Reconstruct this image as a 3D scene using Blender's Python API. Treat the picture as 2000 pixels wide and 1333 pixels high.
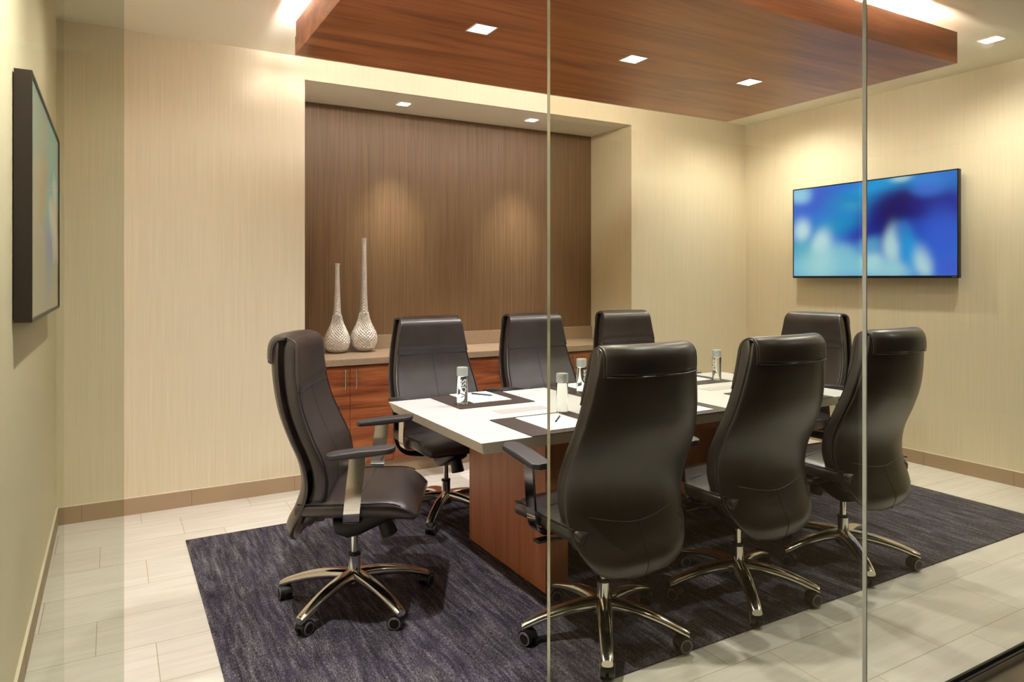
import bpy, bmesh, math, random
from math import sin, cos, pi, radians, sqrt, atan2
from mathutils import Vector, Matrix, noise
S = bpy.context.scene
for o in list(bpy.data.objects): bpy.data.objects.remove(o)
COL = S.collection

# ---------------------------------------------------------------- camera
CF, CTH, CY0 = 1364.89, 0.5192, 543.486          # focal (px of 2000), yaw, horizon row
cd = bpy.data.cameras.new('camera'); cam = bpy.data.objects.new('camera', cd); COL.objects.link(cam)
cam.location = (0.273, -4.655, 1.384)
cam.rotation_euler = (pi/2, 0, -CTH)
cd.sensor_fit = 'HORIZONTAL'; cd.sensor_width = 36.0
cd.lens = CF/2000*36.0
cd.shift_y = -(666.5-CY0)/2000.0
cd.clip_start = 0.02; cd.clip_end = 60
S.camera = cam
# ---------------------------------------------------------------- world, colour, lights
w = bpy.data.worlds.new('world'); S.world = w; w.use_nodes = True
w.node_tree.nodes['Background'].inputs[0].default_value = (1.0, 0.9, 0.78, 1)
w.node_tree.nodes['Background'].inputs[1].default_value = 0.12
S.view_settings.view_transform = 'Standard'; S.view_settings.look = 'None'
S.view_settings.gamma = 1.0; S.view_settings.use_curve_mapping = False
S.view_settings.exposure = 0.66
S.cycles.max_bounces = 10; S.cycles.diffuse_bounces = 5; S.cycles.glossy_bounces = 5
S.cycles.transmission_bounces = 8; S.cycles.transparent_max_bounces = 16
S.cycles.sample_clamp_indirect = 12.0
S.cycles.caustics_reflective = False; S.cycles.caustics_refractive = False
WARM = (1.0, 0.98, 0.94)
P_BOX, P_CEIL, P_NICHE, P_HALL, P_COVE = 60.0, 54.0, 100.0, 5.0, 1350.0
ROOM_W, ROOM_H, GLASS_Y = 5.485, 2.833, -3.357
BOXZ0, BOXZ1 = 2.597, 2.773

# ---------------------------------------------------------------- helpers
class MB:
    def __init__(s): s.v = []; s.f = []; s.m = []; s.sm = []
    def add(s, vs, fs, mi=0, smooth=False):
        b = len(s.v); s.v += [tuple(q) for q in vs]
        for f in fs: s.f.append(tuple(b+i for i in f)); s.m.append(mi); s.sm.append(smooth)
    def box(s, x0, x1, y0, y1, z0, z1, mi=0, inset=0.0):
        i = inset
        vs = [(x0+i,y0+i,z0),(x1-i,y0+i,z0),(x1-i,y1-i,z0),(x0+i,y1-i,z0),(x0,y0,z1),(x1,y0,z1),(x1,y1,z1),(x0,y1,z1)]
        s.add(vs, [(0,3,2,1),(4,5,6,7),(0,1,5,4),(1,2,6,5),(2,3,7,6),(3,0,4,7)], mi)
    def loft(s, rings, mi=0, smooth=True, cap=True, closed=True):
        n = len(rings[0]); vs = [p for r in rings for p in r]; fs = []
        m = n if closed else n-1
        for i in range(len(rings)-1):
            for j in range(m):
                a = i*n+j; b = i*n+(j+1) % n
                fs.append((a, b, b+n, a+n))
        if cap: fs.append(tuple(range(n-1, -1, -1))); fs.append(tuple((len(rings)-1)*n+k for k in range(n)))
        s.add(vs, fs, mi, smooth)
    def cyl(s, p0, p1, r0, r1=None, n=24, mi=0, cap=True):
        r1 = r0 if r1 is None else r1
        p0 = Vector(p0); p1 = Vector(p1); d = (p1-p0).normalized()
        a = d.orthogonal().normalized(); b = d.cross(a)
        R = lambda p, r: [p+a*r*cos(2*pi*k/n)+b*r*sin(2*pi*k/n) for k in range(n)]
        s.loft([R(p0, r0), R(p1, r1)], mi, True, cap)
    def tube(s, pts, r, n=8, mi=0):
        pts = [Vector(p) for p in pts]; rings = []; a = None
        for i, p in enumerate(pts):
            d = (pts[min(i+1, len(pts)-1)]-pts[max(i-1, 0)]).normalized()
            a = d.orthogonal().normalized() if a is None else (a-d*a.dot(d)).normalized()
            b = d.cross(a)
            rings.append([p+a*r*cos(2*pi*k/n)+b*r*sin(2*pi*k/n) for k in range(n)])
        s.loft(rings, mi)
    def lathe(s, prof, c=(0, 0, 0), n=40, mi=0, cap=True):
        s.loft([[(c[0]+r*cos(2*pi*k/n), c[1]+r*sin(2*pi*k/n), c[2]+z) for k in range(n)] for r, z in prof], mi, True, cap)
    def build(s, name, mats, parent=None, bevel=0, seg=2, loc=None, auto=True):
        me = bpy.data.meshes.new(name); me.from_pydata(s.v, [], s.f); me.update()
        for mt in (mats if isinstance(mats, (list, tuple)) else [mats]): me.materials.append(mt)
        for p, mi, sm in zip(me.polygons, s.m, s.sm): p.material_index = mi; p.use_smooth = sm
        bm = bmesh.new(); bm.from_mesh(me); bmesh.ops.recalc_face_normals(bm, faces=bm.faces)
        if any(s.sm):
            for e in bm.edges:
                if len(e.link_faces) == 2 and e.calc_face_angle(0) > radians(42): e.smooth = False
        bm.to_mesh(me); bm.free()
        o = bpy.data.objects.new(name, me); COL.objects.link(o)
        if parent: o.parent = parent
        if loc: o.location = loc
        if bevel:
            md = o.modifiers.new('bevel', 'BEVEL'); md.width = bevel; md.segments = seg; md.limit_method = 'ANGLE'
            md.angle_limit = radians(40)
        return o
def thing(name, label, cat, loc=(0, 0, 0), rz=0, group=None):
    o = bpy.data.objects.new(name, None); COL.objects.link(o); o.location = loc; o.rotation_euler = (0, 0, rz)
    o.empty_display_size = .1
    return tag(o, label, cat, group)
def tag(o, label, cat, group=None):
    o['label'] = label; o['category'] = cat
    if group: o['group'] = group
    return o
def struct(o, label=None):
    o['kind'] = 'structure'
    if label: o['label'] = label
    return o
def kids(o): return [c for c in bpy.data.objects if c.parent == o]
def copy_tree(o, parent=None):
    c = o.copy(); COL.objects.link(c)
    if parent: c.parent = parent
    for k in kids(o): copy_tree(k, c)
    return c
def sweep(pts, x0, x1):
    return pts
def interp(x, xs, ys):
    if x <= xs[0]: return ys[0]
    if x >= xs[-1]: return ys[-1]
    for i in range(len(xs)-1):
        if x <= xs[i+1]:
            n = len(xs)
            def tg(k):
                a = max(k-1, 0); b = min(k+1, n-1); return (ys[b]-ys[a])/(xs[b]-xs[a])
            h = xs[i+1]-xs[i]; t = (x-xs[i])/h; m0 = tg(i)*h; m1 = tg(i+1)*h
            return (2*t**3-3*t*t+1)*ys[i]+(t**3-2*t*t+t)*m0+(-2*t**3+3*t*t)*ys[i+1]+(t**3-t*t)*m1

# ---------------------------------------------------------------- materials
def srgb(r, g, b):
    f = lambda c: (c/255/12.92) if c/255 <= .04045 else ((c/255+.055)/1.055)**2.4
    return (f(r), f(g), f(b), 1)
def mat(name, col, rough=.5, metal=0, spec=.5, **kw):
    m = bpy.data.materials.new(name); m.use_nodes = True; b = m.node_tree.nodes['Principled BSDF']
    b.inputs['Base Color'].default_value = col if len(col) == 4 else (*col, 1)
    b.inputs['Roughness'].default_value = rough; b.inputs['Metallic'].default_value = metal
    b.inputs['Specular IOR Level'].default_value = spec
    for k, v in kw.items(): b.inputs[k.replace('_', ' ')].default_value = v
    return m
class NG:
    def __init__(s, m): s.t = m.node_tree; s.b = s.t.nodes['Principled BSDF']; s.n = s.t.nodes; s.l = s.t.links
    def node(s, ty, **kw):
        n = s.n.new(ty)
        for k, v in kw.items(): setattr(n, k, v)
        return n
    def coord(s, scale=(1, 1, 1), rot=(0, 0, 0), kind='Object'):
        c = s.node('ShaderNodeTexCoord'); mp = s.node('ShaderNodeMapping'); mp.inputs['Scale'].default_value = scale
        mp.inputs['Rotation'].default_value = rot
        s.l.new(c.outputs[kind], mp.inputs[0]); return mp.outputs[0]
    def noise(s, vec, sc=5, det=3, rough=.5, dist=0):
        n = s.node('ShaderNodeTexNoise'); n.inputs['Scale'].default_value = sc; n.inputs['Detail'].default_value = det
        n.inputs['Roughness'].default_value = rough; n.inputs['Distortion'].default_value = dist
        s.l.new(vec, n.inputs['Vector']); return n.outputs['Fac']
    def ramp(s, fac, stops):
        r = s.node('ShaderNodeValToRGB'); el = r.color_ramp.elements
        while len(el) < len(stops): el.new(.5)
        for e, (p, c) in zip(el, stops): e.position = p; e.color = c
        s.l.new(fac, r.inputs[0]); return r.outputs[0]
    def math(s, op, a, b=None, c=None):
        n = s.node('ShaderNodeMath', operation=op)
        for i, q in enumerate((a, b, c)):
            if q is None: continue
            if isinstance(q, (int, float)): n.inputs[i].default_value = q
            else: s.l.new(q, n.inputs[i])
        return n.outputs[0]
    def mix(s, fac, a, b, mode='MIX'):
        n = s.node('ShaderNodeMix', data_type='RGBA', blend_type=mode)
        for i, q in ((0, fac), (6, a), (7, b)):
            if isinstance(q, (int, float, tuple)): n.inputs[i].default_value = q
            else: s.l.new(q, n.inputs[i])
        return n.outputs[2]
    def bump(s, h, st=.2, d=.01):
        n = s.node('ShaderNodeBump'); n.inputs['Strength'].default_value = st; n.inputs['Distance'].default_value = d
        s.l.new(h, n.inputs['Height']); s.l.new(n.outputs[0], s.b.inputs['Normal'])
    def col(s, c): s.l.new(c, s.b.inputs['Base Color'])

def wallpaper(name, c1, c2, rough=.6, f=1.0):
    m = mat(name, c1, rough, spec=.35); g = NG(m)
    f = g.noise(g.coord((260, 260, 2.2)), 1, 2, .6); f2 = g.noise(g.coord((48, 48, .35)), 1, 2, .5)
    f = g.math('ADD', g.math('MULTIPLY', f, .8), g.math('MULTIPLY', f2, .2))
    g.col(g.ramp(f, [(.3, c1), (.7, c2)])); g.bump(f, .25, .002); return m
M = {}
M['wall'] = wallpaper('wallpaper', srgb(211, 198, 170), srgb(226, 214, 188))
M['niche'] = wallpaper('brown_wallpaper', srgb(92, 70, 46), srgb(124, 97, 67), .42)
M['paint'] = mat('ceiling_paint', srgb(236, 229, 212), .8)
M['hall_paint'] = mat('hall_paint', srgb(96, 90, 80), .8)
def wood(name, cs, grain, rough=.35, sc=1.0, fine=60):
    m = mat(name, cs[1], rough, spec=.45); g = NG(m)
    s = [9.0*sc]*3; s[grain] = .8*sc; s2 = [fine*2.0]*3; s2[grain] = 2.2
    a = g.noise(g.coord(s), 1, 4, .55, 1.1); b = g.noise(g.coord(s2), 1, 2, .6)
    f = g.math('ADD', g.math('MULTIPLY', a, .68), g.math('MULTIPLY', b, .32))
    g.col(g.ramp(f, [(.33, cs[0]), (.5, cs[1]), (.67, cs[2])])); g.bump(b, .06, .001); return m
M['wood_ceil'] = wood('walnut_ceiling', [srgb(126, 68, 40), srgb(166, 97, 58), srgb(190, 122, 78)], 0)
M['wood_door'] = wood('rosewood_doors', [srgb(92, 46, 26), srgb(146, 80, 46), srgb(174, 106, 64)], 0, .38, 1.7)
M['wood_leg'] = wood('walnut_table', [srgb(164, 98, 66), srgb(196, 126, 88), srgb(212, 144, 104)], 2, .38)
M['leather'] = mat('leather', srgb(52, 43, 41), .36, spec=.7, Coat_Weight=.2, Coat_Roughness=.26); g = NG(M['leather'])
h1 = g.noise(g.coord(), 420, 2, .6); h2 = g.noise(g.coord(), 9, 2, .5)
g.bump(g.math('ADD', g.math('MULTIPLY', h1, .25), h2), .10, .006)
g.col(g.ramp(h2, [(.3, srgb(36, 28, 26)), (.7, srgb(50, 40, 37))]))
M['leather_edge'] = mat('leather_piping', srgb(74, 62, 56), .3, spec=.7)
M['seam'] = mat('seam_thread', srgb(14, 11, 10), .7)
M['chrome'] = mat('polished_aluminium', srgb(225, 220, 208), .13, 1)
M['chrome2'] = mat('chrome', srgb(215, 212, 205), .08, 1)
M['black'] = mat('black_plastic', srgb(22, 20, 20), .42)
M['arm'] = mat('arm_pad_rubber', srgb(52, 47, 47), .5)
M['grey'] = mat('grey_tread', srgb(120, 116, 108), .55)
M['white_lam'] = mat('white_laminate', srgb(196, 195, 194), .32)
M['lam_edge'] = mat('laminate_edge', srgb(226, 215, 192), .45)
M['lam_edge2'] = mat('access_laminate', srgb(178, 172, 168), .35)
M['quartz'] = mat('taupe_stone', srgb(152, 130, 106), .3); g = NG(M['quartz'])
f = g.noise(g.coord(), 90, 3, .6); g.col(g.ramp(f, [(.35, srgb(144, 122, 99)), (.65, srgb(158, 136, 112))]))
M['hall_floor'] = mat('hallway_stone', srgb(112, 98, 74), .45)
M['base_tile'] = mat('baseboard_tile', srgb(168, 143, 114), .5)
M['trim_white'] = mat('white_trim', srgb(225, 214, 192), .5)
M['grout'] = mat('grout', srgb(120, 100, 78), .8)
M['mat_brown'] = mat('brown_leatherette', srgb(58, 47, 43), .5); g = NG(M['mat_brown'])
g.bump(g.noise(g.coord(), 600, 2), .2, .002)
M['paper'] = mat('paper', srgb(235, 235, 232), .7)
M['pen'] = mat('dark_pen', srgb(48, 50, 62), .3)
M['capgrey'] = mat('bottle_cap', srgb(176, 180, 176), .35, .3)
M['label'] = mat('bottle_print', srgb(225, 228, 226), .4)
M['steel'] = mat('brushed_steel', srgb(190, 182, 168), .28, 1)
M['dark_metal'] = mat('dark_channel', srgb(24, 20, 18), .35, .4)
M['frame'] = mat('art_frame', srgb(48, 36, 34), .35)
M['tvblack'] = mat('tv_black', srgb(14, 14, 15), .3)
M['white'] = mat('white_metal', srgb(235, 232, 225), .5)
M['bottle'] = mat('clear_bottle', (0.97, 0.99, 0.985), .02, Transmission_Weight=1.0, IOR=1.36)
def emit(name, col, st):
    m = bpy.data.materials.new(name); m.use_nodes = True; t = m.node_tree; t.nodes.clear()
    e = t.nodes.new('ShaderNodeEmission'); o = t.nodes.new('ShaderNodeOutputMaterial')
    e.inputs[0].default_value = (*col, 1); e.inputs[1].default_value = st; t.links.new(e.outputs[0], o.inputs[0]); return m
M['lens'] = emit('lamp_lens', (1, .93, .82), 6.0)
M['cove'] = emit('cove_led', WARM, P_COVE)
M['cove_soft'] = emit('cove_led_soft', WARM, P_COVE*.05)
def glass(name, tint, refl=1.0):
    m = bpy.data.materials.new(name); m.use_nodes = True; t = m.node_tree; t.nodes.clear()
    o = t.nodes.new('ShaderNodeOutputMaterial'); mx = t.nodes.new('ShaderNodeMixShader')
    tr = t.nodes.new('ShaderNodeBsdfTransparent'); gl = t.nodes.new('ShaderNodeBsdfGlossy'); lw = t.nodes.new('ShaderNodeLayerWeight'); lw.inputs[0].default_value = .5
    tr.inputs[0].default_value = (*tint, 1); gl.inputs['Roughness'].default_value = 0.0; 
    pw = t.nodes.new('ShaderNodeMath'); pw.operation = 'POWER'; pw.inputs[1].default_value = 5
    fr = t.nodes.new('ShaderNodeMath'); fr.operation = 'MULTIPLY_ADD'; fr.inputs[1].default_value = .96; fr.inputs[2].default_value = .04
    t.links.new(lw.outputs['Facing'], pw.inputs[0]); t.links.new(pw.outputs[0], fr.inputs[0])
    gl.inputs[0].default_value = (refl, refl, refl, 1)
    t.links.new(fr.outputs[0], mx.inputs[0]); t.links.new(tr.outputs[0], mx.inputs[1]); t.links.new(gl.outputs[0], mx.inputs[2])
    t.links.new(mx.outputs[0], o.inputs[0]); return m
def seal_mat():
    m = bpy.data.materials.new('silicone_seal'); m.use_nodes = True; t = m.node_tree; t.nodes.clear()
    o = t.nodes.new('ShaderNodeOutputMaterial'); mx = t.nodes.new('ShaderNodeMixShader'); mx.inputs[0].default_value = .45
    tr = t.nodes.new('ShaderNodeBsdfTransparent'); tl = t.nodes.new('ShaderNodeBsdfTranslucent')
    tr.inputs[0].default_value = (.85, .82, .70, 1); tl.inputs[0].default_value = (.66, .60, .47, 1)
    t.links.new(tl.outputs[0], mx.inputs[1]); t.links.new(tr.outputs[0], mx.inputs[2]); t.links.new(mx.outputs[0], o.inputs[0]); return m
M['seal'] = seal_mat()
M['glass'] = glass('green_glass', (.945, .95, .885))
M['glass_door'] = glass('green_glass_door', (.86, .88, .84))
M['glass_side'] = glass('clear_side_glass', (.975, .985, .96))
M['glass_edge'] = mat('glass_edge', srgb(160, 158, 132), .12, .5, .8)
M['seal'] = None
# carpet
M['rug'] = mat('carpet', srgb(60, 56, 66), .95, spec=.1); g = NG(M['rug'])
a = g.noise(g.coord((52, 6.0, 1)), 1, 5, .68, .5); b = g.noise(g.coord((260, 70, 1)), 1, 3, .8); c = g.noise(g.coord((16, 2.4, 1)), 1, 3, .6, .4)
f = g.math('ADD', g.math('ADD', g.math('MULTIPLY', a, .34), g.math('MULTIPLY', b, .5)), g.math('MULTIPLY', c, .16))
c1 = g.ramp(f, [(.38, srgb(24, 22, 27)), (.46, srgb(54, 50, 58)), (.53, srgb(90, 86, 92)), (.62, srgb(150, 146, 148))])
pf = g.noise(g.coord((18, 2.6, 1)), 1, 3, .6, 1.0)
c2 = g.mix(g.ramp(pf, [(.42, (0, 0, 0, 1)), (.62, (1, 1, 1, 1))]), c1, g.mix(.26, c1, srgb(64, 58, 86)))
g.col(c2); g.bump(b, .8, .006)
# tiles
def tile_mat():
    m = mat('floor_tile', srgb(215, 204, 184), .32, spec=.45); g = NG(m)
    co = g.node('ShaderNodeTexCoord'); sp = g.node('ShaderNodeSeparateXYZ'); g.l.new(co.outputs['Object'], sp.inputs[0])
    X, Y = sp.outputs[0], sp.outputs[1]
    ry = g.math('DIVIDE', g.math('ADD', Y, .49), .2985); row = g.math('FLOOR', ry); fy = g.math('FRACT', ry)
    rx = g.math('DIVIDE', g.math('ADD', g.math('ADD', X, -.022), g.math('MULTIPLY', row, .1967)), .59)
    fx = g.math('FRACT', rx); cxn = g.math('FLOOR', rx)
    dy = g.math('MULTIPLY', g.math('MINIMUM', fy, g.math('SUBTRACT', 1, fy)), .2985)
    dx = g.math('MULTIPLY', g.math('MINIMUM', fx, g.math('SUBTRACT', 1, fx)), .59)
    gr = g.math('LESS_THAN', g.math('MINIMUM', dx, dy), .0016)
    cb = g.node('ShaderNodeCombineXYZ'); g.l.new(row, cb.inputs[0]); g.l.new(cxn, cb.inputs[1])
    wn = g.node('ShaderNodeTexWhiteNoise', noise_dimensions='3D'); g.l.new(cb.outputs[0], wn.inputs[0])
    st = g.noise(g.coord((2.2, 26, 1)), 1, 4, .6, .6)
    f = g.math('ADD', g.math('MULTIPLY', st, .75), g.math('MULTIPLY', wn.outputs[0], .25))
    base = g.ramp(f, [(.3, srgb(208, 202, 191)), (.7, srgb(228, 224, 216))])
    g.col(g.mix(gr, base, srgb(176, 160, 136)))
    g.bump(g.math('SUBTRACT', 1, gr), .3, .002)
    return m
M['tile'] = tile_mat()

# ---------------------------------------------------------------- room shell
HX0, HX1, HY = -2.2, 8.2, -7.4                    # hallway outside the glass
NX0, NX1, NZ, ND = 1.368, 4.104, 2.687, .579
m = MB(); m.box(-.15, ROOM_W+.15, GLASS_Y-.016, ND+.15, -.12, 0)
struct(m.build('floor', M['tile']))
m = MB(); m.box(HX0, HX1, HY, GLASS_Y-.016, -.12, 0); struct(m.build('floor', M['hall_floor']))
m = MB(); m.box(-.15, ROOM_W+.15, GLASS_Y, .12, ROOM_H, ROOM_H+.1); m.box(HX0, HX1, HY, GLASS_Y, ROOM_H, ROOM_H+.1)
m.box(NX0, NX1, .02, ND+.12, NZ+.002, NZ+.1); struct(m.build('ceiling', M['paint']))
m = MB(); m.box(-.15, NX0, 0, ND+.14, 0, ROOM_H); m.box(NX1, ROOM_W+.15, 0, ND+.14, 0, ROOM_H); m.box(NX0, NX1, 0, .02, NZ, ROOM_H)
struct(m.build('wall_back', M['wall']))
m = MB(); m.box(NX0, NX1, ND, ND+.12, 0, NZ); struct(m.build('wall_niche', M['niche']))
m = MB(); m.box(-.15, 0, GLASS_Y, 0, 0, ROOM_H); struct(m.build('wall_left', M['wall']))
m = MB(); m.box(ROOM_W, ROOM_W+.15, GLASS_Y, 0, 0, ROOM_H); struct(m.build('wall_right', M['wall']))
m = MB(); m.box(HX0, HX1, HY-.1, HY, 0, ROOM_H); m.box(HX0-.1, HX0, HY, GLASS_Y, 0, ROOM_H); m.box(HX1, HX1+.1, HY, GLASS_Y, 0, ROOM_H)
m.box(HX0, -.15, GLASS_Y, GLASS_Y+.1, 0, ROOM_H); m.box(ROOM_W+.15, HX1, GLASS_Y, GLASS_Y+.1, 0, ROOM_H)
struct(m.build('wall_hallway', M['hall_paint']))
def baseboard(name, segs, joints):
    m = MB()
    for (x0, x1, y0, y1, ax) in segs:
        m.box(x0, x1, y0, y1, 0, .097, 0); m.box(x0, x1, y0, y1, .097, .101, 1)
    for j in joints: m.box(*j, 2)
    return struct(m.build(name, [M['base_tile'], M['trim_white'], M['grout']]))
T = .010
baseboard('baseboard_back', [(0, NX0, -T, 0, 0), (NX1, ROOM_W, -T, 0, 0)], [(x, x+.0025, -T-.0005, -T+.003, 0, .097) for x in (.119, .689, 1.298, 4.3, 4.9)])
baseboard('baseboard_left', [(0, T, GLASS_Y, -T, 1)], [(T-.003, T+.0005, y, y+.0025, 0, .097) for y in (-.5, -1.1, -1.7, -2.3, -2.9)])
baseboard('baseboard_right', [(ROOM_W-T, ROOM_W, GLASS_Y, -T, 1)], [(ROOM_W-T-.0005, ROOM_W-T+.003, y, y+.0025, 0, .097) for y in (-.49, -1.087, -1.683, -2.279, -2.875)])
m = MB(); m.box(NX0, NX1, .06, .075, 0, .098); struct(m.build('baseboard_niche', M['base_tile']))

# glass front
def pane(name, x0, x1, y, mt, t=.012, z1=ROOM_H-.002, label=None):
    m = MB(); z0 = .012
    m.box(x0, x1, y-t/2, y+t/2, z0, z1)
    m.m = [0, 0, 0, 1 if name == 'door_1' else 0, 0, 1 if name == 'window_2' else 0]     # free edges
    return struct(m.build(name, [mt, M['glass_edge']]), label)
pane('window_1', 0.012, .2075, GLASS_Y, M['glass_side'], label='narrow fixed green tinted glass pane at the left wall')
pane('door_1', -.61, .2885, GLASS_Y-.045, M['glass_door'], label='sliding glass door leaf pushed open in front of the left wall')
xs = [1.108, 2.239, 3.370, 4.501, ROOM_W-.012]
for i in range(4):
    pane('window_%d' % (i+2), xs[i], xs[i+1]-.005, GLASS_Y, M['glass'], label='%s frameless glass pane of the room front' % ['first', 'second', 'third', 'fourth'][i])
m = MB()
for x in xs[1:4]: m.box(x-.005, x, GLASS_Y-.0062, GLASS_Y+.0062, .012, ROOM_H-.002)
struct(m.build('trim_1', M['seal']))
m = MB(); m.box(1.108, ROOM_W-.012, GLASS_Y-.016, GLASS_Y-.008, 0, .030, 0); m.box(1.108, ROOM_W-.012, GLASS_Y+.008, GLASS_Y+.016, 0, .030, 0)
m.box(1.108, ROOM_W-.012, GLASS_Y-.019, GLASS_Y-.016, 0, .026, 1); m.box(1.108, ROOM_W-.012, GLASS_Y-.008, GLASS_Y+.008, 0, .011, 0)
struct(m.build('trim_2', [M['dark_metal'], M['steel']]))

# ---------------------------------------------------------------- lamps
def spot(name, loc, power, parent, angle=110, blend=.6, rad=.035, col=WARM):
    l = bpy.data.lights.new(name, 'SPOT'); l.energy = power; l.color = col; l.spot_size = radians(angle); l.spot_blend = blend
    l.shadow_soft_size = rad
    o = bpy.data.objects.new(name, l); COL.objects.link(o); o.parent = parent; o.location = loc; return o
def downlight(x, y, z, s, power, label, group, angle=110, blend=.6):
    t = thing('recessed_downlight', label, 'ceiling light', (x, y, z), 0, group)
    h = s/2; m = MB(); f = .008
    for a in ((-h-f, h+f, -h-f, -h), (-h-f, h+f, h, h+f), (-h-f, -h, -h, h), (h, h+f, -h, h)): m.box(*a, -.003, -.0002)
    m.build('trim_frame', M['white'], t)
    m = MB(); m.box(-h, h, -h, h, -.0015, -.0004); m.build('lens', M['lens'], t)
    spot('lamp', (0, 0, -.012), power, t, angle, blend)
    return t
for i, x in enumerate((1.832, 2.775, 3.69)):
    downlight(x, -1.632, BOXZ0, .105, P_BOX, ['square downlight in the wood ceiling panel, nearest the panel left end', 'middle square downlight in the wood ceiling panel', 'square downlight in the wood ceiling panel, furthest right before the corner'][i], 'downlights in the wood ceiling panel', 130, .9)
downlight(4.909, -2.415, ROOM_H, .095, P_CEIL, 'square downlight in the pale ceiling right of the wood panel', 'downlights in the painted ceiling', 158, .85)
downlight(4.909, -.75, ROOM_H, .095, P_CEIL, 'square downlight in the pale ceiling behind the wood panel corner', 'downlights in the painted ceiling', 158, .85)
downlight(.60, -2.415, ROOM_H, .095, P_CEIL*2.7, 'square downlight in the pale ceiling by the left wall, nearer the glass', 'downlights in the painted ceiling', 158, .85)
downlight(.60, -1.10, ROOM_H, .095, P_CEIL*.5, 'square downlight in the pale ceiling by the left wall, nearer the back wall', 'downlights in the painted ceiling', 158, .85)
for i, x in enumerate((2.9, 4.3)):  # two unseen lamps added to light the chair backs
    downlight(x, -2.95, ROOM_H, .095, P_CEIL*.5, ['square downlight between the wood panel and the glass, left one', 'square downlight between the wood panel and the glass, right one'][i], 'downlights in the painted ceiling', 150, .8)
downlight(2.165, .29, NZ, .085, P_NICHE, 'small square downlight in the niche soffit above the vases', 'downlights in the niche soffit', 64, 1.0)
downlight(3.275, .27, NZ, .085, P_NICHE, 'small square downlight in the niche soffit by the glass joint', 'downlights in the niche soffit', 64, 1.0)
for i, (x, y) in enumerate(((.7, -4.1), (3.0, -4.1), (4.909, -4.299))):  # unseen hallway lamps, added; the strong last one lights the chair backs
    downlight(x, y, ROOM_H, .095, P_HALL*(12 if i == 2 else 1), ['leftmost hallway downlight outside the glass', 'middle hallway downlight outside the glass', 'rightmost hallway downlight outside the glass'][i], 'hallway downlights', 130)

# ---------------------------------------------------------------- wood ceiling panel
t = thing('wood_ceiling_panel', 'large walnut veneered panel hung below the ceiling over the table', 'ceiling panel', (0, 0, 0))
bx0, bx1, by0, by1 = 1.134, 4.412, -2.478, -.772
m = MB(); m.box(bx0, bx1, by0, by1, BOXZ0, BOXZ0+.02); m.build('panel_underside', M['wood_ceil'], t)
m = MB()
m.box(bx0, bx1, by0, by0+.02, BOXZ0+.02, BOXZ1); m.box(bx0, bx1, by1-.02, by1, BOXZ0+.02, 2.695)
m.box(bx0, bx0+.02, by0+.02, by1-.02, BOXZ0+.02, BOXZ1); m.box(bx1-.02, bx1, by0+.02, by1-.02, BOXZ0+.02, 2.695)
m.build('side_fascia', M['wood_ceil'], t)
e = .16
for (x0, x1, y0, y1, cm) in ((bx0+e, bx1-e-.25, by0+.05, by0+.07, 'cove'), (bx0+e, bx1-e, by1-.07, by1-.05, 'cove_soft'), (bx0+.05, bx0+.07, by0+e, by1-e, 'cove'), (bx1-.07, bx1-.05, by0+e+.1, by1-e, 'cove_soft')):
    m = MB(); m.box(x0, x1, y0, y1, BOXZ1-.035, BOXZ1-.025); m.build('light_strip', M[cm], t)  # the right-hand strip is added, unseen, to brighten the right wall
g_ = .11; m = MB()  # unseen boards added to keep direct strip light off the walls
m.box(bx0+g_, bx1-g_, by0+g_, by0+g_+.012, BOXZ0+.02, BOXZ1); m.box(bx0+g_, bx1-g_, by1-g_-.012, by1-g_, BOXZ0+.02, BOXZ1)
m.box(bx0+g_, bx0+g_+.012, by0+g_+.012, by1-g_-.012, BOXZ0+.02, BOXZ1)
m.build('cove_baffle', M['white'], t)
m = MB()
for x in (1.6, 2.77, 3.9):
    for y in (-2.1, -1.1): m.box(x, x+.04, y, y+.04, BOXZ0+.02, ROOM_H)
m.build('hanger', M['steel'], t)

# ---------------------------------------------------------------- rug
m = MB(); m.box(.606, 4.895, -2.737, -.617, 0.0, .007)
tag(m.build('carpet', M['rug'], bevel=.002), 'dark purple grey streaked carpet under the table and chairs', 'rug')

# ---------------------------------------------------------------- sideboard in the niche
def cabinet(x0, x1, label, doors=2):
    t = thing('base_cabinet', label, 'cabinet', ((x0+x1)/2, .3, 0), 0, 'base cabinets in the niche')
    W = (x1-x0)/2
    m = MB(); m.box(-W+.001, W-.001, -.245, ND-.302, .10, .785); m.build('body', M['wood_door'], t)
    n = doors; dw = 2*W/n
    for k in range(n):
        a = -W+k*dw+.0015; b = -W+(k+1)*dw-.0015
        m = MB(); m.box(a, b, -.270, -.247, .102, .782); d = m.build('door', M['wood_door'], t, bevel=.001)
        hx = (b-.036) if k == 0 and n == 2 else (a+.036)
        m = MB(); m.cyl((hx, -.300, .628), (hx, -.300, .765), .0065, n=12)
        for z in (.652, .742): m.cyl((hx, -.272, z), (hx, -.300, z), .004, n=10)
        m.build('bar_handle', M['chrome'], d)
    return t
cw = .594
cl = ['rosewood cabinet under the vases at the left end of the niche', 'rosewood cabinet behind the left chair of the far side', 'rosewood cabinet behind the middle chair of the far side', 'rosewood cabinet left of the third chair of the far side']
for i in range(4): cabinet(1.395+i*cw if i else NX0+.002, 1.395+(i+1)*cw, cl[i])
cabinet(1.395+4*cw, NX1-.002, 'narrow single door rosewood cabinet at the right end of the niche', 1)
m = MB(); m.box(NX0+.001, NX1-.001, .004, ND-.001, .790, .835); m.box(NX0+.001, NX1-.001, ND-.022, ND-.001, .8355, .943)
tag(m.build('countertop', M['quartz'], bevel=.002), 'taupe stone worktop with low backsplash along the niche', 'countertop')

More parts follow.
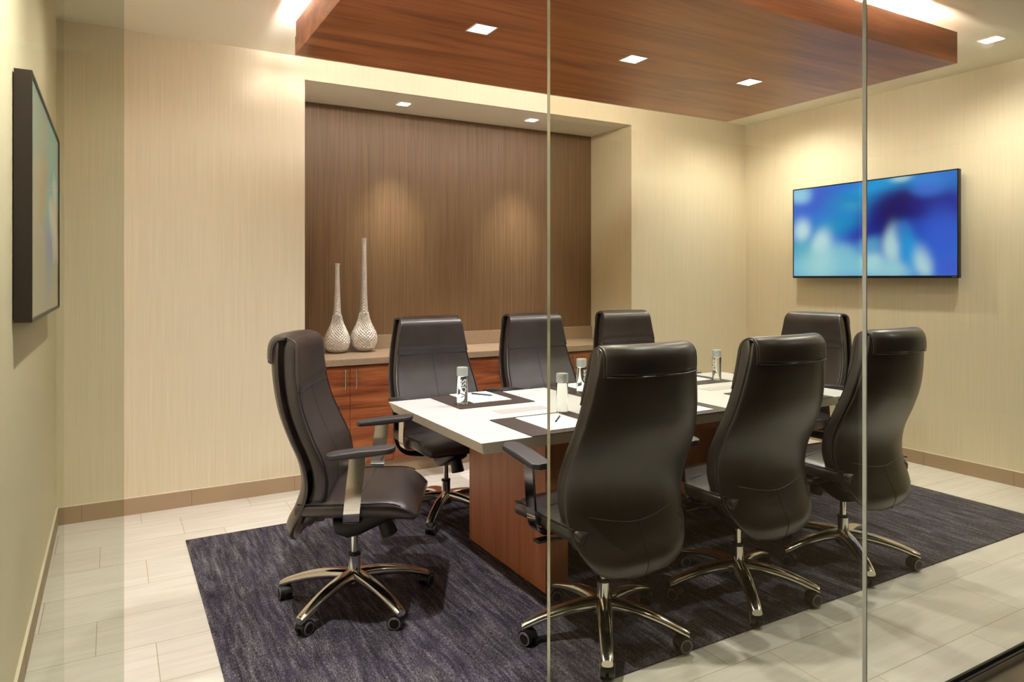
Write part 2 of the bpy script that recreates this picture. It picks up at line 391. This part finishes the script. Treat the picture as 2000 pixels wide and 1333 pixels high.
# ---------------------------------------------------------------- vases
def vase(x, y, hgt, R, label):
    t = thing('vase', label, 'vase', (x, y, .8352), 0, 'tall textured vases on the counter')
    zs = [0, .012, .05, .13, .2, .27, .34, .44, .56, .75, .95, 1.0]
    rs = [.40, .62, .86, 1.0, .90, .68, .46, .31, .255, .20, .165, .19]
    if hgt > .75:
        zs = [0, .012, .045, .115, .17, .22, .28, .36, .46, .7, .95, 1.0]
    n = 192; rows = 340; rings = []; H = hgt
    def rad(q): return R*interp(q, zs, rs)
    for i in range(rows+1):
        q = i/rows; z = q*H; r0 = rad(q); ring = []
        for k in range(n):
            th = 2*pi*k/n
            nb = 22 if r0 > R*.33 else 7
            bz = z/.0055; off = (int(bz) % 2)*.5
            a = th/(2*pi)*2*nb*(1 if r0 > R*.33 else 1)
            d = abs(sin(pi*(a*.5+bz*.25)))*abs(sin(pi*(a*.5-bz*.25)))
            amp = .0105 if r0 > R*.33 else .0022
            if q < .06: amp *= max(0, (q-.01)/.05)
            r = r0-amp*(d-.4)
            ring.append((r*cos(th), r*sin(th), z))
        rings.append(ring)
    # open mouth
    for (f, dz) in ((.75, 0), (.7, -.03)):
        rings.append([(p[0]*f, p[1]*f, H+dz) for p in rings[rows]])
    m = MB(); m.loft(rings); m.build('body', M['vase'], t)
    m = MB(); r = rad(1)*1.05; m.lathe([(r*.8, H-.004), (r, H-.004), (r*1.04, H+.001), (r*.8, H+.002)], n=32); m.build('rim', M['vase'], t)
M['vase'] = mat('pearl_vase', srgb(214, 206, 194), .26, .45, .6)
vase(1.706, .44, .655, .091, 'shorter white dimpled vase with long neck on the counter')
vase(1.908, .44, .848, .096, 'taller white dimpled vase with long neck on the counter')

# ---------------------------------------------------------------- conference table
t = thing('conference_table', 'long white topped conference table on walnut slab legs', 'table', (2.71, -1.71, .007))
tx, ty = 1.192, .527
m = MB(); m.box(-tx, tx, -ty, ty, .683, .733, 1, inset=.020)
m.m = [1, 0, 1, 1, 1, 1]
m.build('table_top', [M['white_lam'], M['lam_edge']], t, bevel=.0015)
for s in (-1, 1):
    m = MB(); m.box(s*.74-.06, s*.74+.06, -.374, .374, 0, .683); m.build('leg', M['wood_leg'], t, bevel=.0015)
m = MB(); m.box(-.68, .68, -.02, .02, .13, .683); m.build('modesty_panel', M['wood_leg'], t)
m = MB(); m.box(-.68, .68, -.31, -.28, .60, .683); m.box(-.68, .68, .28, .31, .60, .683); m.build('apron', M['wood_leg'], t)
for x in (-.70, .66):
    m = MB(); m.box(x-.14, x+.14, -.045, .045, .7331, .7341); m.build('access_panel', M['lam_edge2'] if 'lam_edge2' in M else M['white_lam'], t)
TT = .7402
# ---------------------------------------------------------------- place settings
def setting(x, y, side, who):
    # side +1: far row (user at +y); -1: near row
    m = MB(); m.box(-.215, .215, -.187, .187, 0, .004)
    d = m.build('desk_pad', M['mat_brown'], bevel=.001, loc=(x, y, TT+.0002)); tag(d, 'dark brown desk pad before '+who, 'desk pad', 'desk pads on the table')
    m = MB(); m.box(-.112, .112, -.148, .148, 0, .003)
    p = m.build('notepad', M['paper'], loc=(x+.02*0+.018 if side > 0 else x+.012, y+.055*side if side > 0 else y+.005, TT+.0046)); tag(p, 'white notepad on the desk pad before '+who, 'notepad', 'notepads on the desk pads')
    m = MB()
    m.cyl((-.068, 0, .004), (.05, 0, .004), .004, n=12, mi=0); m.cyl((.05, 0, .004), (.066, 0, .004), .004, .001, n=12, mi=0)
    o = thing('pen', 'dark pen on the notepad before '+who, 'pen', (x+.05, y+(.09 if side > 0 else .03), TT+.0079), radians(-58 if side > 0 else 48), 'pens on the notepads')
    m.build('barrel', M['pen'], o); m = MB(); m.box(-.066, -.030, -.001, .001, .007, .0095); m.build('clip', M['steel'], o)
far = ['the left chair of the far side', 'the middle chair of the far side', 'the right chair of the far side']
near = ['the nearest chair on the glass side', 'the middle chair on the glass side', 'the right chair on the glass side']
for i, x in enumerate((1.965, 2.69, 3.41)): setting(x, -1.372, 1, far[i])
for i, x in enumerate((1.965, 2.68, 3.435)): setting(x, -2.055, -1, near[i])

def bottle(x, y, z, label, rz=0):
    t = thing('water_bottle', label, 'bottle', (x, y, z), rz, 'clear water bottles on the table')
    R = .0275
    m = MB(); m.lathe([(.4*R, .002), (.8*R, 0), (.95*R, .003), (R, .009), (R, .142), (.93*R, .145)], n=40); m.build('body', M['bottle'], t)
    m = MB(); m.lathe([(.98*R, .1455), (1.02*R, .147), (1.02*R, .185), (.97*R, .189), (.1*R, .1895)], n=40); m.build('cap', M['capgrey'], t)
    fc = bpy.data.curves.new('txt', 'FONT'); fc.body = 'VOSS'; fc.size = .040; fc.offset = .0006; fc.align_x = 'CENTER'; fc.align_y = 'CENTER'; fc.extrude = 0
    fo = bpy.data.objects.new('txt', fc); COL.objects.link(fo)
    dg = bpy.context.evaluated_depsgraph_get(); me = bpy.data.meshes.new_from_object(fo.evaluated_get(dg))
    bpy.data.objects.remove(fo); bpy.data.curves.remove(fc)
    for v in me.vertices:
        u, vv = v.co.x, v.co.y                                     # text reads bottom to top, wrapped round the bottle
        a = -pi/2-vv/R; rr = R+.0004
        v.co = Vector((rr*cos(a), rr*sin(a), .085+u))
    me.materials.append(M['label']); o = bpy.data.objects.new('printed_logo', me); COL.objects.link(o); o.parent = t
    return t
bz = TT+.0044
b0 = bottle(1.808, -1.463, bz, 'water bottle on the left desk pad of the far side', radians(-8))
for (x, y, l, a) in ((2.118, -1.905, 'water bottle on the nearest desk pad of the glass side, beside the glass edge', 100), (2.545, -1.46, 'water bottle on the middle desk pad of the far side', 25),
                  (3.565, -1.485, 'water bottle on the right desk pad of the far side', -70)):
    b = copy_tree(b0); b.location = (x, y, bz); b.rotation_euler = (0, 0, radians(a)); b['label'] = l

# ---------------------------------------------------------------- chairs
ZS = [.305, .32, .35, .40, .45, .55, .65, .75, .85, .95, 1.05, 1.12, 1.14]
WS = [.060, .140, .194, .234, .256, .272, .280, .278, .263, .245, .226, .212, .204]
FS = [q+.021 for q in (-.235, -.235, -.230, -.212, -.184, -.152, -.162, -.205, -.245, -.268, -.280, -.280, -.280)]
def supr(n, ex):
    out = []
    for k in range(n):
        a = 2*pi*k/n; c, s = cos(a), sin(a)
        out.append((math.copysign(abs(c)**ex, c), math.copysign(abs(s)**ex, s)))
    return out
def sheet(zs, wf, yf, tf, bulge, n=48, ex=.45, pw=2.0):
    ring = supr(n, ex); rows = []
    for z in zs:
        W, Y, T2 = wf(z), yf(z), tf(z)/2
        rows.append([(W*c, Y+T2*s-bulge(z)*(1-abs(c)**pw), z) for c, s in ring])
    return rows
def make_chair():
    t = thing('office_chair', '', 'chair', (0, 0, 0))
    L = M['leather']
    # --- rear shell
    wf = lambda z: interp(z, ZS, WS); yf = lambda z: interp(z, ZS, FS)
    bl = lambda z: .049*min(1, max(0, (z-.29)/.08))
    zs = [.303, .306, .312, .32, .33, .345, .36, .38, .40, .425]+[.45+.025*k for k in range(27)]+[1.112, 1.118, 1.122]
    def tf(z):
        if z < .32: return .006+.018*(z-.303)/.017
        if z > 1.11: return .026-.014*(z-1.11)/.012
        return .026
    m = MB(); m.loft(sheet(zs, wf, yf, tf, bl, n=64, pw=2.6))
    o = m.build('backrest', L, t)
    # rear seams: drooping curve and a vertical one
    m = MB(); pts = []
    for k in range(25):
        u = -1+2*k/24; z = .50+.055*abs(u)**1.6; x = wf(z)*u*.985; cc = u
        pts.append((x, yf(z)-.0135*(1-abs(u)**8)-bl(z)*(1-abs(cc)**2.6), z))
    m.tube(pts, .0016, 6); m.build('seam', M['leather_edge'], o)
    m = MB(); m.tube([(0, yf(z)-.0128-bl(z), z) for z in [.5-.19*k/14 for k in range(15)]], .0016, 6); m.build('seam', M['seam'], o)
    # --- front cushion
    zc = [.385, .388, .395, .41, .43]+[.45+.025*k for k in range(27)]+[1.112, 1.122, 1.128]
    wc = lambda z: interp(z, ZS, WS)*.955-.004 if z > .41 else (interp(z, ZS, WS)*.955-.004)*(.80+.2*sqrt(max(0, (z-.385)/.025)))
    def tc(z):
        T = .068
        if z < .43: T *= .25+.75*sqrt(max(0, (z-.385)/.045))
        if z > 1.10: T *= 1-.4*(z-1.10)/.028
        if abs(z-.925) < .02: T -= .0
        return T
    yc = lambda z: yf(z)+.046
    rows = sheet(zc, wc, yc, tc, lambda z: .018, n=56, ex=.32)
    m = MB(); m.loft(rows); o = m.build('back_cushion', L, t)
    fy = lambda z, u: yc(z)+tc(z)/2-.018*(1-u*u)
    m = MB(); m.tube([(wc(.925)*u, fy(.925, u)-.0004, .925-.0) for u in [-.93+1.86*k/16 for k in range(17)]], .0022, 6); m.build('seam', M['seam'], o)
    m = MB(); m.tube([(0, fy(z, 0)-.0004, z) for z in [.925-.45*k/20 for k in range(21)]], .0016, 6); m.build('seam', M['seam'], o)
    for s in (-1, 1):
        m = MB(); m.tube([(s*wc(z)*.955, fy(z, .955)-.0035, z) for z in [.45+.66*k/26 for k in range(27)]], .0022, 6); m.build('piping', M['seam'], o)
    # --- headrest roll folded over the top, down the rear
    path = [(-.172, .932), (-.181, .99), (-.185, 1.05), (-.187, 1.090), (-.196, 1.115), (-.215, 1.130), (-.240, 1.136), (-.260, 1.130), (-.274, 1.112), (-.279, 1.090), (-.280, 1.062), (-.278, 1.038)]
    def smoothp(P, n):
        out = []
        ts = list(range(len(P)))
        for k in range(n+1):
            q = k/n*(len(P)-1); out.append((interp(q, ts, [p[0] for p in P]), interp(q, ts, [p[1] for p in P])))
        return out
    pp = smoothp(path, 40)
    m = MB(); rings = []; nx = 24
    for i, (y, z) in enumerate(pp):
        a = pp[min(i+1, 40)]; b = pp[max(i-1, 0)]; d = Vector((a[0]-b[0], a[1]-b[1])).normalized(); nn = Vector((-d[1], d[0]))
        T = .022 if 1 < i < 39 else .010
        wz = (.204+.008*min(1, max(0, (1.13-z)/.13))) if i > 20 else interp(z, ZS, WS)*.955-.003; ring = []
        for c, s in supr(40, .35):
            bend = .036 if y < -.28 else (.036*max(0, (-.2-y)/.08) if y < -.2 else 0)
            if i < 12: bend = .018*(1 if i < 6 else 1)
            q_ = min(1, max(0, (-.196-y)/.06)); bend = .018+(.050-.018)*q_; pe = 2+.6*q_
            ring.append((wz*c, y+nn[0]*T/2*s-bend*(1-abs(c)**pe), z+nn[1]*T/2*s))
        rings.append(ring)
    m.loft(rings); o = m.build('headrest', L, t)
    m = MB(); m.tube([(.211*u, -.278-.008-.050*(1-abs(u)**2.6), 1.0395) for u in [-.97+1.94*k/24 for k in range(25)]], .0026, 6)
    for s in (-1, 1):
        m.tube([(s*.2105, p[0]-.002, p[1]) for p in pp[22:]], .0024, 6)
    m.build('piping', M['leather_edge'], o)
    # --- seat
    m = MB(); rings = []
    ys = [-.185, -.180, -.165, -.13, -.06, .03, .12, .19, .235, .262, .278, .287, .290]
    for y in ys:
        q = (y+.185)/.475
        W = .262+.012*sin(pi*q)
        if q > .8: W -= .035*((q-.8)/.2)**2
        if q < .08: W -= .02*(1-q/.08)
        top = .512+.008*q; bot = .438
        if y > .15: dd = (y-.15)/.14; top -= .062*dd**2.6; bot -= .022*dd
        if y < -.16: top -= .02*(1-(y+.185)/.025)
        if y > .285: bot += .012
        zc_, T2 = (top+bot)/2, (top-bot)/2
        rings.append([(W*c, y, zc_+T2*s+(.006*(1-c*c) if s > 0 else 0)-.008*(c*c if s > 0 else 0)) for c, s in supr(48, .38)])
    m.loft(rings); o = m.build('seat', L, t)
    for s in (-1, 1):
        m = MB(); m.tube([(s*(.258+.012*sin(pi*(y+.185)/.475)), y, .498+.006*(y+.185)/.475-(.062*((y-.15)/.14)**2.6 if y > .15 else 0)) for y in [-.17+.40*k/24 for k in range(25)]], .0028, 6); m.build('piping', M['seam'], o)
    m = MB(); m.tube([(x, .055+.012*cos(x*6), .5205-.013*(x/.25)**2*.6) for x in [-.23+.46*k/16 for k in range(17)]], .0014, 6); m.build('seam', M['seam'], o)
    # --- seat pan
    m = MB(); m.box(-.20, .20, -.15, .20, .424, .440); m.build('seat_pan', M['black'], t, bevel=.004)
    # --- arms
    for s in (-1, 1):
        prof = [(.297, .693), (.297, .68), (.297, .62), (.297, .54), (.296, .492), (.292, .462), (.281, .440), (.258, .428), (.21, .424), (.15, .424)]
        m = MB(); rings = []
        pf = smoothp(prof, 30)
        for i, (x, z) in enumerate(pf):
            a = pf[min(i+1, 30)]; b = pf[max(i-1, 0)]; d = Vector((a[0]-b[0], a[1]-b[1])).normalized(); nn = Vector((-d[1], d[0]))*.0045
            lean = .040+.030*max(0, (z-.42)/.27); h = .031
            rings.append([(s*(x+nn[0]), lean-h, z+nn[1]), (s*(x+nn[0]), lean+h, z+nn[1]), (s*(x-nn[0]), lean+h, z-nn[1]), (s*(x-nn[0]), lean-h, z-nn[1])])
        m.loft(rings, smooth=True); m.build('arm_support', M['chrome2'], t)
        m = MB(); rings = []
        for k in range(17):
            q = k/16; y = -.045+.258*q
            W = .041*(min(1, .86+q*2) if q < .5 else min(1, .80+(1-q)*2.0)); W *= sqrt(max(.3, 1-((abs(q-.5)-.46)/.045)**2)) if abs(q-.5) > .46 else 1
            z = .688+.028*q; T2 = .0150*(1-.3*abs(q-.5)*2)
            rings.append([(s*.303+W*c, y, z+.008+T2*sn) for c, sn in supr(24, .32)])
        m.loft(rings); m.build('arm_pad', M['arm'], t)
    # --- mechanism
    m = MB(); m.box(-.085, .085, -.12, .12, .405, .426)
    m.loft([[(W*c, y, zc_+T2*sn) for c, sn in supr(20, .4)] for (y, W, zc_, T2) in ((-.085, .03, .345, .025), (-.07, .045, .333, .034), (-.02, .055, .325, .040), (.03, .055, .340, .042), (.10, .055, .372, .040), (.17, .05, .396, .028), (.185, .04, .402, .016))])
    m.box(-.05, .05, -.20, -.12, .36, .40); m.build('tilt_mechanism', M['black'], t, bevel=.012, seg=3)
    m = MB(); m.box(-.028, .028, -.188, -.168, .37, .46); m.build('back_bracket', M['black'], t, bevel=.004)
    m = MB(); m.cyl((0, .115, .375), (.0, .150, .290), .030, .036, n=28); m.cyl((0, .150, .290), (0, .1515, .286), .036, .030, n=28); m.build('tension_knob', M['black'], t)
    m = MB(); m.tube([(-.07, .03, .385), (-.16, .04, .385), (-.21, .05, .388)], .006, 8); m.box(-.275, -.205, .035, .075, .384, .394); m.build('height_lever', M['black'], t, bevel=.003)
    # --- column
    m = MB(); m.cyl((0, 0, .20), (0, 0, .31), .0145, n=28); m.build('gas_column', M['chrome'], t)
    m = MB(); m.lathe([(.027, .075), (.028, .12), (.0255, .13), (.0255, .203)], n=32); m.build('column_sleeve', M['chrome2'], t)
    m = MB(); m.lathe([(.0258, .203), (.0265, .206), (.0255, .213), (.016, .214)], n=32); m.build('collar', M['black'], t)
    # --- star base with casters
    m = MB()
    for k in range(5):
        A = 2*pi*k/5; ca, sa = cos(A), sin(A); rings = []
        for i in range(21):
            q = i/20; r = .016+.314*q
            z = .098+.050*q-.088*q*q+.020*(1-q)**2
            W = .032-.010*q; H = .0265-.0115*q
            if q > .96: W *= .9; H *= .9
            ring = []
            for c, s in supr(20, .75):
                ring.append((r*ca-W*c*sa, r*sa+W*c*ca, z+H*s*(1.0 if s > 0 else .8)))
            rings.append(ring)
        m.loft(rings)
    m.lathe([(.030, .072), (.040, .085), (.040, .118), (.030, .130)], n=40)
    sb = m.build('star_base', M['chrome'], t)
    for k in range(5):
        A = 2*pi*k/5; m = MB()
        tr = Vector((cos(A), sin(A), 0)); ax = Vector((-sin(A), cos(A), 0))
        rot = radians(35+k*47); fd = Vector((cos(A+rot), sin(A+rot), 0)); ax = Vector((-fd.y, fd.x, 0))
        p = tr*.316; c = p+fd*.016+Vector((0, 0, .0275))
        m.cyl(p+Vector((0, 0, .045)), p+Vector((0, 0, .078)), .009, n=12, mi=0)
        for s in (-1, 1):
            a = c+ax*.006*s; b = c+ax*.024*s
            m.cyl(a, b, .0275, n=28, mi=0)
            m.cyl(b-ax*.004*s, b+ax*.0015*s, .0260, .0245, n=28, mi=1); m.cyl(b+ax*.0012*s, b+ax*.003*s, .0195, .018, n=24, mi=0)
        # hood between the wheels
        hood = []
        for q in range(9):
            an = radians(10+160*q/8); hood.append([c+fd*(-cos(an)*.031)+Vector((0, 0, sin(an)*.031))+ax*u for u in (-.021, .021)]+[c+fd*(-cos(an)*.028)+Vector((0, 0, sin(an)*.028))+ax*u for u in (.021, -.021)])
        m.loft(hood, 0)
        m.build('caster', [M['black'], M['grey']], sb)
    return t
chair0 = make_chair()
# x, y, heading deg (0 = +x), spoke angle in world deg, label
seats = [
 (1.165, -1.745, -28, -2, 'dark leather chair at the left end of the table, seen from its side', 'chairs at the table ends'),
 (1.925, -2.48, 90, 19, 'dark leather chair with its back to the glass, nearest and largest', 'chairs on the glass side'),
 (2.66, -2.48, 91, 19, 'dark leather chair with its back to the glass, middle of three', 'chairs on the glass side'),
 (3.39, -2.48, 92, 19, 'dark leather chair with its back to the glass, furthest right', 'chairs on the glass side'),
 (1.95, -.95, -88, 14, 'dark leather chair facing the glass beside the vases, left of three', 'chairs on the cabinet side'),
 (2.695, -.94, -88, 40, 'dark leather chair facing the glass, middle of three before the cabinets', 'chairs on the cabinet side'),
 (3.44, -.94, -92, 30, 'dark leather chair facing the glass before the niche right edge', 'chairs on the cabinet side'),
 (4.15, -1.60, 184, 10, 'dark leather chair at the right end of the table below the screen', 'chairs at the table ends'),
]
for i, (x, y, hd, sp, lb, gp) in enumerate(seats):
    c = chair0 if i == 0 else copy_tree(chair0)
    c.location = (x, y, .0072); c.rotation_euler = (0, 0, radians(hd-90)); c['label'] = lb; c['group'] = gp
    for k in kids(c):
        if k.name.startswith('star_base'): k.rotation_euler = (0, 0, radians(sp-(hd-90)))

# ---------------------------------------------------------------- pictures on a grid of colours
def colour_sheet(name, rows, corners, parent, strength, gloss, nu=96, nv=54, warp=.35, blobs=None):
    # rows: top to bottom lists of sRGB colours; corners: function (u, v) -> point, v down
    R = [[srgb(*c) for c in r] for r in rows]; nr, nc = len(R), len(R[0])
    vs = [corners(i/nu, j/nv) for j in range(nv+1) for i in range(nu+1)]
    fs = [(j*(nu+1)+i, j*(nu+1)+i+1, (j+1)*(nu+1)+i+1, (j+1)*(nu+1)+i) for j in range(nv) for i in range(nu)]
    me = bpy.data.meshes.new(name); me.from_pydata(vs, [], fs); me.update()
    at = me.color_attributes.new('picture', 'FLOAT_COLOR', 'POINT')
    for j in range(nv+1):
        for i in range(nu+1):
            u, v = i/nu, j/nv
            du = noise.noise(Vector((u*5, v*3, 1.3)))*warp; dv = noise.noise(Vector((u*5, v*3, 7.7)))*warp
            x = min(nc-1.001, max(0, u*(nc-1)+du)); y = min(nr-1.001, max(0, v*(nr-1)+dv))
            a, b = int(x), int(y); fx, fy = x-a, y-b; fx = fx*fx*(3-2*fx); fy = fy*fy*(3-2*fy)
            c = [(R[b][a][k]*(1-fx)+R[b][a+1][k]*fx)*(1-fy)+(R[b+1][a][k]*(1-fx)+R[b+1][a+1][k]*fx)*fy for k in range(3)]
            if blobs:
                c = list(srgb(35, 105, 205)[:3]); uu = u+noise.noise(Vector((u*4, v*2.5, 1.3)))*.035; v2 = v+noise.noise(Vector((u*4, v*2.5, 7.7)))*.05
                for (bu, bv, ru, rv, cc, stg) in blobs:
                    d2 = ((uu-bu)/ru)**2+((v2-bv)/rv)**2; wt = stg*math.exp(-d2**1.5*.7); cl_ = srgb(*cc)
                    c = [c[k]*(1-wt)+cl_[k]*wt for k in range(3)]
            at.data[j*(nu+1)+i].color = (*c, 1)
    m = mat(name+'_picture', (0, 0, 0, 1), gloss, spec=.5); g = NG(m)
    a = g.node('ShaderNodeAttribute', attribute_name='picture')
    if strength: g.l.new(a.outputs['Color'], g.b.inputs['Emission Color']); g.b.inputs['Emission Strength'].default_value = strength
    else: g.l.new(a.outputs['Color'], g.b.inputs['Base Color'])
    me.materials.append(m)
    for p in me.polygons: p.use_smooth = True
    o = bpy.data.objects.new(name, me); COL.objects.link(o); o.parent = parent; return o
# TV: front at x = 5.40
ty0, ty1, tz0, tz1, tX = -.598, -1.966, 1.384, 2.151, 5.40
tv = thing('wall_television', 'flat television with a glowing blue cloudlike picture on the right wall', 'television', (tX, (ty0+ty1)/2, (tz0+tz1)/2))
hy, hz = (ty0-ty1)/2, (tz1-tz0)/2
m = MB(); m.box(.003, .035, -hy, hy, -hz, hz); m.build('housing', M['tvblack'], tv, bevel=.003)
m = MB(); m.box(.035, ROOM_W-tX-.001, -.25, .25, -.15, .15); m.build('wall_bracket', M['black'], tv)
b_ = .009; m = MB()
for (y0, y1, z0, z1) in ((-hy, hy, hz-b_, hz), (-hy, hy, -hz, -hz+.018), (-hy, -hy+b_, -hz+.018, hz-b_), (hy-b_, hy, -hz+.018, hz-b_)): m.box(0, .004, y0, y1, z0, z1)
m.build('bezel', M['tvblack'], tv)
m = MB(); m.box(-.0006, .001, -hy+.012, -hy+.045, -hz+.006, -hz+.011); m.build('maker_badge', M['steel'], tv)
scr = [[(35, 105, 205)]*2]*2
NV, NB, CY, TE, WH, PW = (20, 12, 95), (26, 38, 165), (22, 150, 218), (12, 132, 190), (178, 208, 222), (118, 182, 206)
blobs = [(.22, .14, .24, .16, (46, 78, 200), .9), (.04, .04, .08, .09, (135, 190, 225), .95), (.40, .22, .16, .14, TE, .8), (.45, .34, .14, .16, TE, .9), (.40, .27, .06, .07, (70, 165, 195), .5),
 (.62, .06, .22, .08, CY, .9), (.70, .02, .06, .04, (165, 205, 218), .9), (.10, .30, .18, .10, (42, 90, 205), .8), (.28, .36, .20, .12, (30, 120, 205), .8), (.30, .46, .16, .10, TE, .8),
 (.97, .35, .12, .16, NB, .9), (.58, .45, .12, .24, NB, .9), (.50, .60, .12, .14, NB, .9), (.64, .44, .14, .20, NV, .8), (.77, .33, .22, .22, NV, 1.0), (.72, .34, .12, .14, NV, 1.0), (.80, .55, .10, .12, (30, 60, 180), .8), (.90, .30, .12, .10, (32, 34, 145), .7),
 (.86, .10, .09, .10, (52, 120, 215), .9), (.86, .16, .08, .06, (55, 95, 205), .5), (.05, .46, .06, .13, WH, .9), (.10, .70, .14, .14, (80, 165, 185), .9), (.21, .62, .07, .15, WH, .9), (.09, .90, .16, .14, PW, .9), (.24, .84, .14, .18, (150, 196, 210), .9),
 (.37, .76, .08, .10, PW, .7), (.42, .90, .13, .12, PW, .9), (.53, .86, .07, .12, (160, 200, 214), .9), (.52, .68, .07, .08, (90, 165, 205), .7), (.655, .72, .05, .17, (165, 198, 212), .95), (.64, .93, .12, .09, (140, 190, 208), .9), (.72, .58, .05, .10, (50, 125, 205), .6),
 (.76, .76, .05, .16, CY, .7), (.83, .86, .05, .13, (168, 204, 214), .95), (.94, .62, .10, .26, (44, 84, 205), .9), (.97, .92, .07, .10, (60, 84, 205), .8)]
colour_sheet('screen', scr, lambda u, v: (.0015, (hy-b_)-u*2*(hy-b_), (hz-b_)-v*(2*hz-b_-.018)), tv, .86, .25, blobs=blobs)
# framed picture on the left wall
ay0, ay1, az0, az1, aX = -1.98, -.66, 1.243, 2.043, .052
ar = thing('framed_picture', 'framed abstract picture in a deep dark frame on the left wall', 'picture', (0, (ay0+ay1)/2, (az0+az1)/2))
hy2, hz2 = (ay1-ay0)/2, (az1-az0)/2; f = .011; m = MB()
for (y0, y1, z0, z1) in ((-hy2, hy2, hz2-f, hz2), (-hy2, hy2, -hz2, -hz2+f), (-hy2, -hy2+f, -hz2+f, hz2-f), (hy2-f, hy2, -hz2+f, hz2-f)): m.box(.004, aX, y0, y1, z0, z1)
m.build('frame', M['frame'], ar); m = MB(); m.box(.001, aX-.006, -hy2+f, hy2-f, -hz2+f, hz2-f); m.build('backing', M['frame'], ar)
G1, G2, G3, Wt, Bl, Cy, Tn = (160, 182, 176), (182, 178, 162), (176, 166, 150), (240, 245, 245), (95, 135, 225), (80, 210, 225), (196, 164, 136)
art = [[G1, G1, G1, G1, Cy, G1, G1], [G1, G1, G1, G1, Cy, Cy, G2], [G2, G2, Tn, G1, Cy, Wt, Cy], [G2, G2, Tn, Cy, Wt, Wt, Tn], [G2, G3, G2, Bl, Bl, Wt, Tn], [G2, G2, G2, Bl, G2, G2, G3], [G2, G2, G2, G2, G2, G2, G3]]
colour_sheet('print', art, lambda u, v: (aX-.004, -(hy2-f)+u*2*(hy2-f), (hz2-f)-v*2*(hz2-f)), ar, 0, .12, 60, 40, .5)
